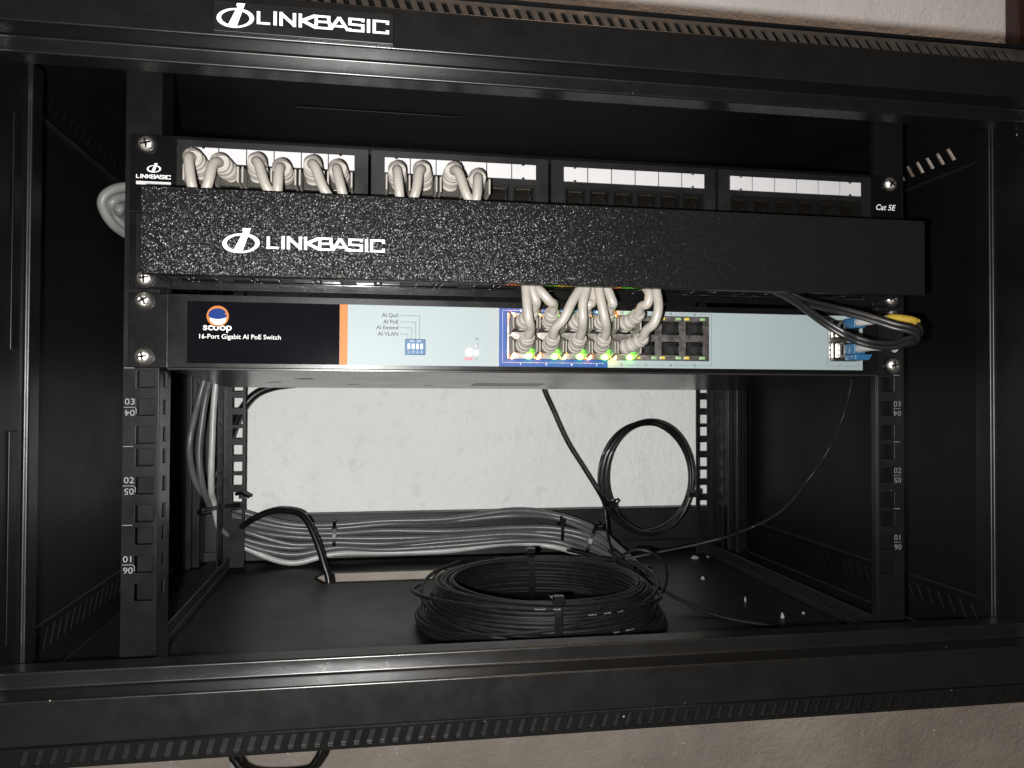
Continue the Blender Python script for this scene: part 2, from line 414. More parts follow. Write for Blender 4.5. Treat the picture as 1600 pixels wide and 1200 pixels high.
# ================================================================== the cabinet
CB = root('rack_cabinet', 'open black wall mounted steel rack cabinet with slotted top and bottom rims', 'rack cabinet', (0, 140, -51))
SECT = [(-86, -21), (-70, -21), (-70, -13), (-56, -13), (-56, -15), (-68, -15), (-68, -23), (-84, -23), (-84, -42), (-86, -42)]
b = MB(); b.prism(SECT, -300, 300, lambda u, v, a: (a, u, v))
part('bottom_frame_bar', b, 'bar', CB, bevel=1.7)
b = MB(); b.prism([(u, 268 - v) for u, v in SECT], -300, 300, lambda u, v, a: (a, u, v + (0 if True else 0)))
part('top_frame_bar', b, 'bar', CB, bevel=1.7)
for s in (-1, 1):
    V = [(-85.4, 281.5), (-36, 281.5), (-36, 279), (-23, 279), (-23, 294.5), (-25, 294.5), (-25, 284), (-83.4, 284), (-83.4, 299), (-85.4, 299)]
    b = MB(); b.prism([(u, s * v) for u, v in V], -22, 290, lambda u, v, a: (v, u, a))
    part('side_frame_bar', b, 'shaded_bar', CB, bevel=1.6)
# hinge strip and latch strip inside the left upright
b = MB(); b.box(-281.4, -280.6, -53, -44, 140, 258); part('hinge_strip', b, 'rail', CB, bevel=.5)
b = MB(); b.box(-281.4, -280.6, -53, -44, -5, 100); part('hinge_strip', b, 'rail', CB, bevel=.5)
# slotted rims
def topband(u, v, w): return (u, -86 + v * .42 + w, 310 + v * .9)      # v 0..12 up the slope
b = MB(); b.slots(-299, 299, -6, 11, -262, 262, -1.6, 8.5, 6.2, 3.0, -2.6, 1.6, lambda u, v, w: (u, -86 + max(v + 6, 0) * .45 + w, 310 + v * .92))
part('top_rim', b, 'lit_tone', CB)
b = MB(); b.slots(-299, 299, -11, 2, -262, 262, -8.8, .6, 6.2, 2.8, 2.0, 1.6, lambda u, v, w: (u, -86 + max(2 - v, 0) * .10 + w, -44 + v * .8))
part('bottom_rim', b, 'bar', CB)
b = MB(); b.box(-298, 298, -82.6, -81.8, -53, -42.5); b.box(-298, 298, -81.7, -57, -53, -52)
part('slot_backing', b, 'inner', CB)  # backing added behind the slots so that they read dark
# top panel with a cable entry, closed by a plate
b = MB(); b.perf(-299, 299, -77, 362, [(-157, -46, 96, 145)], 1.6, lambda u, v, w: (u, v, 322 + w))
part('top_panel', b, 'shaded_inner', CB)
b = MB(); b.box(-161, -44, 93, 148, 320.8, 321.6)
part('entry_cover', b, 'shaded_inner', CB, bevel=.4)
# bottom panel with its entry slot
b = MB(); b.perf(-294, 294, -56, 363, [(-158, -30, 244, 291)], 1.6, lambda u, v, w: (u, v, -48 - w))
part('bottom_panel', b, 'inner', CB)
# chamfered ends of the slot: two corner fillets
for s in (-1, 1):
    x0 = -158 if s < 0 else -30
    f = MB(); f.prism([(x0, 244), (x0 - s * 8, 244), (x0, 263)], -49.6, -48.05, lambda u, v, a: (u, v, a)); f.prism([(x0, 291), (x0 - s * 8, 291), (x0, 272)], -49.6, -48.05, lambda u, v, a: (u, v, a))
    part('slot_corner', f, 'inner', CB)
# sides
for s in (-1, 1):
    b = MB()
    ws = lambda u, v, w, s=s: (s * (295 + w), u, v)
    b.slots(-56, 364, 278, 321.5, 13, 330, 285, 295.5, 10.8, 4.6 if s > 0 else 2.2, 7, 1.5, ws)
    b.box(-56, 364, -12, 278, 0, 1.5, ws)
    b.slots(-56, 364, -48, -12, -6, 330, -32, -20, 10.8, 2.8, 7, 1.5, ws)
    part('side_panel', b, 'shaded_inner', CB)
    for zl in (-14.5, 275):
        b = MB(); b.box(s * 291, s * 294.9, -50, 362, zl, zl + 2); part('side_ledge', b, 'inner', CB, bevel=.5)
# back
b = MB(); b.perf(-294, 294, -47, 321, [(-262, 266, -2, 262)], 1.5, XZ(364))
b.box(-262, 266, 352, 363.8, -3.6, -2.1); b.box(-294, 294, 350, 363.8, -46.4, -44.5); b.box(-290, 290, 347, 350, -46.4, -37)
part('back_panel', b, 'inner', CB, bevel=.4)
# corner posts
for s in (-1, 1):
    for (y0, y1, n) in ((326, 352, 1),):
        b = MB(); X = lambda u, y, z: (s * u, y, z)
        b.box(270 if n else 262, 290, y0, y1, -47.8, 321.5, X); b.box(290.1, 294.8, y0 + 4, y1 - 4, -47.8, 321.5, X)
        if n: b.box(276, 282, y0 - 9, y0 - .1, -47.8, 321.5, X)
        part('corner_post', b, 'rail', CB, bevel=1.2)
    b = MB(); b.box(238, 262, -24, 330, -47.6, -42, lambda u, y, z: (s * u, y, z)); b.box(238, 240, -20, 330, -41.9, -33, lambda u, y, z: (s * u, y, z))
    part('rail_support', b, 'inner', CB, bevel=.8)

HZ = [u * 44.45 + d for u in range(6) for d in (6.35, 22.225, 38.1)]
def rail(s, y, fwd):
    holes = [(s * 232.5 - 4.75, s * 232.5 + 4.75, z - 4.75, z + 4.75) for z in HZ]
    a, c = sorted((s * 225.2, s * 244.6))
    b = MB(); b.perf(a, c, -44, 314, holes, 1.8, XZ(y))
    sgn = -1 if fwd else 1                       # rear rails fold towards the front
    xr = s * 246.2 if fwd else s * 225.2
    hy = [(y + sgn * (14 + 4), y + sgn * (14 - 4)) for _ in HZ]
    hs = [(min(h), max(h), z - 4.2, z + 4.2) for h, z in zip(hy, HZ)]
    if not fwd and s > 0: hs = []
    y0, y1 = sorted((y + sgn * .1, y + sgn * ((26 if s < 0 else 7) if not fwd else 22)))
    if not fwd: y0 += 1.8
    b.perf(y0, y1, -44, 314, hs, 1.6, lambda u, v, w: (xr + (s * w if not fwd else -s * w), u, v))
    if not fwd:
        b.perf(min(s * 227, s * 250), max(s * 227, s * 250), -44, 314, [], 1.6, XZ(y1 + .1))
    o = part('mounting_rail', b, 'rail', CB, bevel=.3)
    return o
RL = rail(-1, 0, False); RR = rail(1, 0, False); rail(-1, 304, True); rail(1, 304, True)
for s, R_ in ((-1, RL), (1, RR)):
    for i, (a, c) in enumerate((('01', '06'), ('02', '05'), ('03', '04'))):
        z = 22.2 + 44.45 * i; x = -240.6 if s < 0 else 239.6
        y = -.12
        mb = merge(text_mb(a, 5.0, x, y, z + 1.5, 'CENTER', sx=1.15), text_mb(c, 5.0, x, y, z - 1.5, 'CENTER', flip=True, sx=1.1))
        mb.box(x - 3.2, x + 2.2, y, y + .1, z - .15, z + .15)
        if s < 0: mb.prism([(x + 2.2, z - .1), (x + 2.3, z + .2), (x + 3.6, z - 1.0), (x + 3.6, z - 3.6), (x + 3.3, z - 3.6), (x + 3.3, z - 1.1)], y, y + .1, lambda u, v, a: (u, a, v))
        part('rail_number', mb, 'grey_print' if s < 0 else 'dim_print', R_)
        m2 = MB(); m2.box(x - 3.4 if s < 0 else x - 3, x + 2 if s < 0 else x + 1.6, y, y + .1, z + 22.1, z + 22.4)
        part('unit_mark', m2, 'grey_print', R_)
# name plate on the top bar
b = MB(); b.box(-180.5, -96, -88, -86.1, 290.6, 305.5)
pl = part('name_plate', b, 'plastic', CB, bevel=.4)
part('lettering', merge(logo_mark(-170.4, 298.4, 17, 12.5, -88.1), logo_word(-160.5, -98.3, 295.2, 7.0, -88.1)), 'white', pl)
b = MB(); b.box(236, 239, -86.5, -86.1, 286, 286.6)

# ================================================================== patch panel (top unit)
PP = root('patch_panel', 'black 24 port patch panel with white label strips, topmost unit in the rack', 'patch panel', (0, 0, 222))
b = MB(); b.perf(-241.3, 241.3, 223, 266.3, [(-215, 215, 228, 262)], 2, XZ(-2.4))
part('mounting_plate', b, 'black', PP, bevel=.4)
part('lettering', merge(logo_mark(-228.6, 247.0, 7.6, 5.6, -2.52), logo_word(-238, -219.6, 240.9, 2.4, -2.52)), 'white', PP)
b = MB(); b.box(-238, -219.4, -2.6, -2.45, 237.4, 239.3); part('write_on_bar', b, 'card', PP)
part('lettering', text_mb('Cat 5E', 5.2, 222.2, -2.55, 243.0, shear=.25, bold=.012), 'white', PP)
PX = []
for k in range(4):
    x0 = -208.3 + 108.87 * k
    pts = [x0 + 15.3 * (i + .5) for i in range(6)]; PX += pts
    # block body with openings
    b = MB(); b.perf(x0 - 7.6, x0 + 99.4, 226, 263.6, [(x - 5.9, x + 5.9, 234.6, 245.6) for x in pts] + [(x - 2.2, x + 2.2, 232.0, 234.6) for x in pts], 12, XZ(-4.6))
    b.box(x0 - 7.6, x0 + 99.4, 7.6, 9, 226, 263.6)
    blk = part('port_block', b, 'plastic', PP)
    for i, x in enumerate(pts):
        g = MB(); g.box(x - 7.35, x + 7.35, -5.5, -4.7, 250.6, 259.4)
        lc = part('label_card', g, 'card', blk)
        g = MB(); g.mi = 0
        g.box(x - 5.9, x + 5.9, 5, 7.4, 234.6, 245.6)                        # cavity back
        g.box(x - 6.9, x + 6.9, -5.9, -4.65, 246.0, 247.0); g.box(x - 7.2, x - 6.1, -5.9, -4.65, 233, 246.0); g.box(x + 6.1, x + 7.2, -5.9, -4.65, 233, 246.0)
        g.mi = 1
        for q in range(8): g.box(x - 4 + q * 1.15 - .25, x - 4 + q * 1.15 + .25, -3.4, 4.9, 244.6 - .2, 245.2, lambda u, y, z: (u, y, z - (y + 3.4) * .55))
        g.mi = 0
        g.box(x + 3.8, x + 5.4, -4.4, 2, 236.0, 238.2)
        part('socket', g, ['plastic_dk', 'gold'], blk)
    for x in (pts[0], pts[5]):   # little pegs that hold the strip
        g = MB(); g.lathe([(.9, 0), (.9, -.9), (.3, -1.2)], (x - .6, -5.2, 259.3), (0, 1, 0), 10); g.lathe([(.9, 0), (.9, -.9), (.3, -1.2)], (x - .6, -5.2, 250.7), (0, 1, 0), 10)
        part('strip_peg', g, 'plastic', blk)
screw(PP, -232.5, -2.4, 260.35, rot=.2); screw(PP, 232.5, -2.4, 260.35, rot=.9)

# ================================================================== cable manager
CM = root('cable_manager', 'horizontal cable manager behind a long coarse textured black cover', 'cable manager', (0, -20, 177.8))
b = MB(); b.box(-222.5, 223, -50, -48.6, 180.0, 225.2); b.box(-222.5, 223, -48.5, -42, 223.8, 225.2); b.box(-222.5, 223, -48.5, -43, 180.0, 181.3)
b.box(-222.5, -221.2, -48.5, -30, 181.4, 223.7); b.box(221.7, 223, -48.5, -30, 181.4, 223.7)
cov = part('cover', b, 'cover', CM, bevel=.8)
part('lettering', merge(logo_mark(-173.0, 198.2, 18.6, 13.6, -50.15), logo_word(-160.0, -99.3, 194.6, 7.2, -50.15)), 'white', cov)
b = MB(); b.box(-241.3, 241.3, -1.9, -.3, 178.3, 221.8); part('base_plate', b, 'black', CM, bevel=.4)
for s in (-1, 1):
    b = MB(); X = lambda u, y, z: (s * u, y, z)
    b.box(218, 219.6, -40, -2, 181, 221, X); b.box(219.7, 238, -2.9, -2, 179, 221, X)
    part('end_bracket', b, 'rail', CM, bevel=.4)
# fingers along the lower and upper edge
for zz, s in ((183.2, 1), (219, -1)):
    b = MB()
    for k in range(13):
        c = -205 + 34.2 * k
        for q in (-1, 1):
            b.box(c + q * 7.5 - 5.2, c + q * 7.5 + 5.2, -41.5, -2, zz, zz + 1.8)
            b.box(c + q * 7.5 - 5.2, c + q * 7.5 + 5.2, -43, -41.6, zz - 2.6 * s, zz + 1.8)
        b.box(c - 1, c + 1, -30, -2, zz + .2, zz + 1.4)
    b.box(-212, 212, -6, -2, zz - 1.2, zz - .1); b.box(-212, 212, -22, -20, zz + .25, zz + 1.5)
    part('finger_comb', b, 'comb', CM, bevel=.4)
screw(CM, -232.5, -3, 184.15, rot=.1); screw(CM, 232.5, -3, 184.15, rot=.6)

# ================================================================== network switch
SW = root('network_switch', 'black 16 port network switch with glossy black and pale blue front film', 'network switch', (0, 60, 125))
def sag(x, y, z): return (x, y, z - max(0, y + 9) * (.043 if z < 150 else .03))
b = MB(); b.perf(-218.5, 218.5, 133.6, 174.8, [(-26.4, 102, 140.6, 168.4), (184.6, 203, 141.6, 168.2)], 1.4, XZ(-10))
part('front_frame', b, 'sw_black', SW, bevel=.45)
b = MB()
b.box(-218.5, 218.5, -9.4, -8.5, 133.0, 133.5, sag)
b.box(-218.5, -217.3, -8.5, 170, 133.7, 174.6, sag); b.box(217.3, 218.5, -8.5, 170, 133.7, 174.6, sag)
b.box(-217.2, 217.2, 168.8, 170, 133.7, 174.6, sag); b.box(-217.2, 217.2, -8.5, 168.7, 173.4, 174.6, sag)
part('chassis', b, 'sw_black', SW)
b = MB(); b.box(-218.5, 218.5, -9.9, 170, 132.2, 133.4, sag)
un = part('bottom_plate', b, 'sw_under', SW, bevel=.3)
b = MB()
for x, y, r in ((-173.8, 100, 5), (-150, 60, 6.5), (-120, 120, 4), (-63.7, 130, 3.5), (-30, 110, 3), (160, 60, 5)):
    z = sag(x, y, 132)[2] - .02
    b.poly([(x + r * math.cos(q / 16 * 2 * math.pi), y + r * math.sin(q / 16 * 2 * math.pi), sag(0, y + r * math.sin(q / 16 * 2 * math.pi), 132.15)[2]) for q in range(16)])
part('vent_hole', b, 'plastic_dk', un)
b = MB(); b.poly([sag(x, y, 132.1) for x, y in ((-32, 95), (20, 95), (20, 130), (-32, 130))]); part('bottom_sticker', b, 'rail', un)
for s in (-1, 1):
    b = MB(); X = lambda u, y, z: (s * u, y, z)
    b.box(219.6, 240.8, -4.4, -2.6, 133.4, 175.6, X); b.box(218.6, 220.6, -4.3, 60, 134, 174.6, X)
    e = part('rack_ear', b, 'sw_black', SW, bevel=.5)
    for z in (139.7, 171.45): screw(e, s * 232.5, -4.6, z, rot=.3 + z)
def film(name, x0, x1, z0, z1, m, dy=0, parent=None, lab=None, holes=()):
    b = MB(); b.perf(x0, x1, z0, z1, list(holes), .25, XZ(-10.35 - dy)); return part(name, b, m, parent or SW, label=lab)
film('front_film', -208, -124.4, 136.0, 171.0, 'gloss', lab='glossy black left section of the front film')
film('orange_stripe', -124.3, -119.9, 136.0, 171.0, 'orange')
film('front_film', -119.8, -31.0, 136.0, 171.0, 'panel', lab='pale blue grey section of the front film left of the ports')
film('blue_film', -30.9, 36.2, 136.0, 171.0, 'blue', holes=[(-26.4, 36.2, 140.6, 168.4)])
film('front_film', 36.3, 207.5, 136.0, 171.0, 'panel', holes=[(36.3, 102, 140.6, 168.4), (184.6, 203, 141.6, 168.2)], lab='pale blue grey section of the front film right of the blue')
TY = -10.5
# maker's mark
cx, cz = -191.9, 162.4
def disc(cx, cz, rx, rz, y, a0=0, a1=360, n=28):
    b = MB(); b.poly([(cx + rx * math.cos(math.radians(a0 + (a1 - a0) * i / n)), y, cz + rz * math.sin(math.radians(a0 + (a1 - a0) * i / n))) for i in range(n + (0 if a1 - a0 == 360 else 1))]); return b
mk = part('emblem', disc(cx + .2, cz + .3, 6.0, 5.9, TY), 'orange', SW)
part('emblem_band', disc(cx + .2, cz + .9, 5.0, 3.9, TY - .05, 20, 190), 'navy', mk)
part('emblem_globe', disc(cx + .4, cz - 1.2, 4.4, 3.4, TY - .1), 'white', mk)
part('emblem_band', disc(cx + .2, cz + .5, 5.0, 1.9, TY - .15, 0, 360), 'navy', mk)
part('lettering', text_mb('scoop', 5.6, cx + .1, TY, 154.8, 'CENTER', sx=1.15, bold=.02), 'white', SW)
part('lettering', text_mb('16-Port Gigabit AI PoE Switch', 3.75, -202.2, TY, 150.0, bold=.003, sx=.985), 'white', SW)
for i, (tx, z) in enumerate((('AI QoS', 164.2), ('AI PoE', 160.4), ('AI Extend', 157.0), ('AI VLAN', 153.3))):
    mb = text_mb(tx, 3.2, -90.6, TY, z, 'RIGHT', bold=.016)
    x1 = -78.4 - i * 2.3
    mb.box(-90.0, x1, TY, TY + .1, z + 1.0, z + 1.2); mb.box(x1, x1 + .22, TY, TY + .1, 151.6, z + 1.2)
    part('lettering', mb, 'ink', SW)
b = MB(); b.box(-86.8, -75.0, -12.4, -10.2, 142.2, 151.4); dp = part('dip_switch', b, 'dip', SW, bevel=.3)
for i in range(4):
    x = -84.6 + i * 2.45; b = MB(); b.box(x - .72, x + .72, -13.2, -12.45, 145.6, 148.6); part('lever', b, 'white', dp)
    part('lettering', text_mb(str(i + 1), 1.9, x, -12.5, 143.2, 'CENTER'), 'card', dp)
part('lettering', text_mb('ON   DIP', 1.7, -80.9, -12.5, 149.6, 'CENTER'), 'card', dp)
def lamp_part(name, x, z, r, m, parent=SW):
    b = MB(); b.lathe([(r, 0), (r * .9, -.7), (r * .5, -1.1)], (x, -10.3, z), (0, 1, 0), 14); return part(name, b, m, parent, smooth=True, angle=70)
lamp_part('power_lamp', -49.0, 144.4, 2.1, 'led_rd'); lamp_part('status_lamp', -44.6, 143.9, 1.4, 'led_wh'); lamp_part('status_lamp', -44.6, 148.2, 1.4, 'trunk')
part('lettering', text_mb('18', 2.2, -44.6, TY, 151.6, 'CENTER'), 'ink', SW); part('lettering', text_mb('17', 2.0, -44.6, TY, 139.6, 'CENTER'), 'ink', SW)
part('lettering', text_mb('PWR', 2.4, -49.2, TY, 139.5, 'CENTER', bold=.02), 'red_ink', SW)
# 16 ports, two rows of eight
SX = [-18.1 + 15.75 * k for k in range(8)]
b = MB(); hol = []
for x in SX:
    for zc, up in ((161.6, 1), (147.4, -1)):
        hol += [(x - 5.7, x + 5.7, zc - 5.0, zc + 3.4) if up > 0 else (x - 5.7, x + 5.7, zc - 3.4, zc + 5.0)]
b.perf(-26.2, 101.8, 140.8, 168.2, hol, 1.0, XZ(-10.9))
part('port_shield', b, 'steel', SW)
lit = {}
for k in range(8):
    for row, (zc, up) in enumerate(((161.6, 1), (147.4, -1))):
        x = SX[k]; num = 2 * k + (2 if row == 0 else 1)
        b = MB(); b.mi = 0; b.box(x - 5.7, x + 5.7, -1, 0, zc - 5.2, zc + 5.2)
        for sx_ in (-1, 1): b.box(x + sx_ * 5.75, x + sx_ * 6.4, -9.8, -1.1, zc - 5.2, zc + 5.2)
        b.mi = 1
        for q in range(8): b.box(x - 3.6 + q - .22, x - 3.6 + q + .22, -8.5, -1.1, zc + up * 2.4 - .2, zc + up * 2.4 + .2)
        b.mi = 0; b.box(x + 2.6, x + 4.6, -9.6, -3, zc - up * 3.6 - .8, zc - up * 3.6 + .8)
        p_ = part('port', b, ['plastic_dk', 'gold', 'steel'], SW)
        live = num <= 10
        for sd in (-1, 1):
            zl = zc + up * 5.0
            b = MB()
            if live: b.lathe([(1.75, 0), (1.7, -1.2), (1.2, -2.0), (.4, -2.3)], (x + sd * 5.2, -10.95, zl), (0, 1, 0), 14)
            else: b.box(x + sd * 5.2 - 1.5, x + sd * 5.2 + 1.5, -11.9, -10.95, zl - .9, zl + .9)
            m = ('led_or' if (num % 4 != 1 or num == 1) else 'led_ye') if sd < 0 else 'led_gr'
            if live and row == 0 and num in (6, 8) and sd < 0: m = 'led_ye'
            if not live: m = 'led_y0' if sd < 0 else 'led_g0'
            part('port_lamp', b, m, p_, bevel=None if live else .3, smooth=True, angle=70)
            if live and sd > 0 and row == 1:
                b = MB(); b.lathe([(1.1, 0), (1.0, -.9), (.4, -1.4)], (x + sd * 5.0, -10.95, zl + 3.3), (0, 1, 0), 12); part('port_lamp', b, 'led_gr', p_, smooth=True, angle=70)
for k in range(8):
    x = SX[k] + .2; blue = k < 4
    part('port_number', text_mb(str(2 * k + 1), 2.3, x, TY, 137.0, 'CENTER', bold=.01), 'white' if blue else 'ink', SW)
    part('port_number', text_mb(str(2 * k + 2), 2.3, x, TY, 169.0, 'CENTER', bold=.01), 'white' if blue else 'ink', SW)
b = MB()
for x in SX[4:-1]:
    b.box(x + 3, x + 13, TY, TY + .1, 137.7, 137.82); b.box(x + 3, x + 13, TY, TY + .1, 169.7, 169.82)
b.box(SX[-1] + 3, 103.6, TY, TY + .1, 137.7, 137.82); b.box(SX[-1] + 3, 103.6, TY, TY + .1, 169.7, 169.82); b.box(103.5, 103.62, TY, TY + .1, 137.7, 169.8)
part('port_outline', b, 'ink', SW)
b = MB()
b.box(-29, -28.85, TY, TY + .1, 138.6, 169.6); b.box(-29, 34, TY, TY + .1, 138.4, 138.55); b.box(-29, 34, TY, TY + .1, 169.7, 169.85)
part('port_outline', b, 'card', SW)
# fibre cages
b = MB(); b.perf(184.8, 202.8, 141.8, 168.0, [(186.2, 201.4, 156.2, 166.8), (186.2, 201.4, 143.0, 153.6)], 1.0, XZ(-11.2))
cage = part('fibre_cage', b, 'steel', SW)
b = MB(); b.box(185, 202.6, 10, 11, 142, 167.8); part('cage_back', b, 'plastic_dk', cage)
b = MB()
for i in range(8): b.box(183.4, 184.4, TY - .4, TY, 143 + i * 3.2, 144.6 + i * 3.2)
part('cage_spring', b, 'steel', cage)
part('lettering', text_mb('17', 2.0, 191, TY, 138.0, 'CENTER'), 'ink', SW)
b = MB(); b.box(182.4, 182.5, TY, TY + .1, 138.4, 169); b.box(182.4, 188, TY, TY + .1, 138.3, 138.42); b.box(194, 204.5, TY, TY + .1, 138.3, 138.42); b.box(204.4, 204.5, TY, TY + .1, 138.4, 169)
part('port_outline', b, 'ink', SW)
for z, nm in ((161.5, 'upper'), (148.3, 'lower')):
    T = root('fibre_module', 'silver fibre module in the %s cage of the switch' % nm, 'fibre module', (193.5, -14, z - 5))
    b = MB(); b.box(187, 200.6, -17, 6, z - 4.6, z + 4.6); part('module_body', b, 'steel', T, bevel=.3)
    b = MB(); b.box(188, 193.6, -17.4, -17.05, z - 2.6, z + 2.4); b.box(194.4, 199.8, -17.4, -17.05, z - 2.6, z + 2.4); part('module_port', b, 'plastic_dk', T)
    b = MB(); b.tube([(187.4, -17, z + 4), (187.4, -21, z + 4.2), (187.4, -21, z - 4.2), (187.4, -17, z - 4)], .5, 6, smooth=3); part('bail', b, 'steel', T, smooth=True)

# ================================================================== patch cords
CORDS = {  # port: path near the switch, ring first
 1: [(-17, -38, 152), (-19, -42, 161), (-20, -42, 170), (-20, -38, 180), (-21, -36, 190)],
 2: [(-13, -32, 160), (-14.5, -39, 173), (-16.5, -38, 180), (-13, -34, 190)],
 3: [(-3, -38, 153), (1, -42, 162), (6, -42, 172), (12, -38, 181), (15, -34, 190)],
 4: [(-4, -33, 161), (-6.5, -40, 172), (-12, -39, 178), (-16, -30, 183), (-19, -26, 190)],
 5: [(13, -38, 152), (12, -43, 162), (12, -43, 171), (15, -40, 181), (17, -40, 190)],
 6: [(17.5, -28, 163), (19.5, -36, 173), (21, -34, 182), (22, -30, 190)],
 7: [(27, -38, 152), (25, -43, 162), (23, -43, 171), (22, -40, 181), (22, -38, 190)],
 8: [(31, -32, 162), (30.5, -40, 172), (28.5, -39, 178), (27, -36, 183), (28, -30, 190)],
 9: [(52, -37, 151), (54.5, -43, 161), (56.5, -44, 170), (56.5, -40, 181), (57, -36, 190)],
 10: [(49, -33, 162), (51, -41, 172), (52, -41, 178), (51.5, -37, 182), (52, -34, 190)]}
POS = {1: 'white patch cord in the bottom left port of the lit block, hanging straight down', 2: 'white patch cord in the top left port of the lit block',
 3: 'white patch cord crossing up to the right from the second lower port', 4: 'white patch cord crossing up to the left from the second upper port',
 5: 'white patch cord rising straight from the third lower port', 6: 'white patch cord rising behind another from the third upper port',
 7: 'white patch cord from the fourth lower port, the last on the blue film', 8: 'white patch cord from the fourth upper port, the last on the blue film',
 9: 'white patch cord curving right and up from the fifth lower port', 10: 'white patch cord curving right and up from the fifth upper port, inner of the pair'}
def boot_rr(R0, R1, ribs):
    return lambda t: (R0 + (R1 - R0) * t) * (1 + (.06 if (int(t * ribs * 2) % 2 == 0) else -.09))
PLEAN = [(-6, 1), (-9, -9), (3, 11), (-3, -2), (1, 11), (-4, 3), (-2, 1), (-6, -8), (3, 11), (-2, -3)]
for n in range(10):
    port = n + 1; k = n // 2; row = 1 if port % 2 else 0
    px = PX[n]; lx, dx = PLEAN[n]
    sw = CORDS[port]; ring = Vector(sw[0])
    T = root('patch_cord', POS[port], 'patch cord', tuple(ring), group='white patch cords between the patch panel and the switch')
    # --- switch end
    zc = 161.6 if row == 0 else 147.4; x = SX[k]; up = 1 if row == 0 else -1
    b = MB(); b.box(x - 5.4, x + 5.4, -21, -9.5, zc - 3.6, zc + 3.6)
    plug = part('plug', b, 'clear', T, bevel=.4)
    wf = lambda u, y, z: (u, y, zc + (z - zc) * (.5 + .5 * (y + 27) / 13.5))
    b = MB(); b.box(x - 7.5, x - 6.5, -27, -13.6, zc - 6.9, zc + 6.9, wf); b.box(x + 6.5, x + 7.5, -27, -13.6, zc - 6.9, zc + 6.9, wf)
    part('boot_wing', b, 'wing', plug, bevel=.4)
    zt = zc + 5.2; xe = x + (ring.x - x) * (.6 if port < 9 else .85)
    b = MB(); b.tube([(x, -17, zc + .4), (x, -21, zc + .9), (x + (xe - x) * .5, -26, zc + 2.3), (xe, -31, zt - .5), (xe, -31.8, zt)], 6, 16, smooth=8, rr=boot_rr(4.8, 3.8, 5)); part('boot', b, 'boot', plug, smooth=True, angle=28)
    # --- panel end
    zc2 = 239.8
    b = MB(); b.box(px - 5.5, px + 5.5, -14, 2, zc2 - 4, zc2 + 4.6); plug2 = part('plug', b, 'clear', T, bevel=.4)
    b = MB(); b.box(px - 7.0, px - 5.9, -27, -6.2, zc2 - 5, zc2 + 6.4, lambda u, y, z: (u, y, z + (0 if z < zc2 else -.12 * (-6 - y))))
    b.box(px + 5.9, px + 7.0, -27, -6.2, zc2 - 5, zc2 + 6.4, lambda u, y, z: (u, y, z + (0 if z < zc2 else -.12 * (-6 - y))))
    part('boot_wing', b, 'boot', plug2, bevel=.4)
    hz = (1.5, -.5, 1.0, -1.5, 1.2, -.5, .5, 1.2, 1.8, -1.5)[n]
    b = MB(); e1 = Vector((px + lx * .35, -26, zc2 + 6.2 + hz)); e2 = Vector((px + lx * .42, -30.3, zc2 + 5.2 + hz))
    b.tube([(px, -7, zc2 + 1.5), (px, -13, zc2 + 3.6 + hz * .5), (px + lx * .2, -20, zc2 + 5.4 + hz), tuple(e1), tuple(e1 + Vector((0, -.9, -.1)))], 6, 16, smooth=8, rr=boot_rr(5.6, 4.6, 6))
    part('boot', b, 'boot', plug2, smooth=True, angle=28)
    # --- the cord itself, running behind the cover
    top = Vector(sw[-1]); yb = -33 - (n % 3) * 2.2
    mid = [tuple(e1 + Vector((0, 3, 0))), tuple(e2), (px + lx * .4 + dx * .2, -34.2, zc2 + 1.8 + hz), (px + lx * .15 + dx * .6, -37, 232), (px + dx * 1.1, -35, 224), (px + dx * 1.6, yb, 215)]
    zl = 202 + (n % 5) * 2.3
    if top.x > px + 60: mid += [(px + dx * 1.6 + 18, yb, zl), ((px + top.x) / 2, yb + 2, zl - 3), (top.x - 22, yb + 2, zl - 4)]
    path = mid + [tuple(top + Vector((-3 if top.x > px + 60 else 0, 1, 6)))] + [tuple(p) for p in sw[:0:-1]] + [(xe * .4 + ring.x * .6, -37.6 if row else -37, zt + (4.4 if row else 4.0)), (xe, -31.5, zt - .2), (x + (xe - x) * .5, -26, zc + 2.3)]
    b = MB(); b.tube(path, 2.75, 12, smooth=8); part('cord', b, 'cord', T, smooth=True)

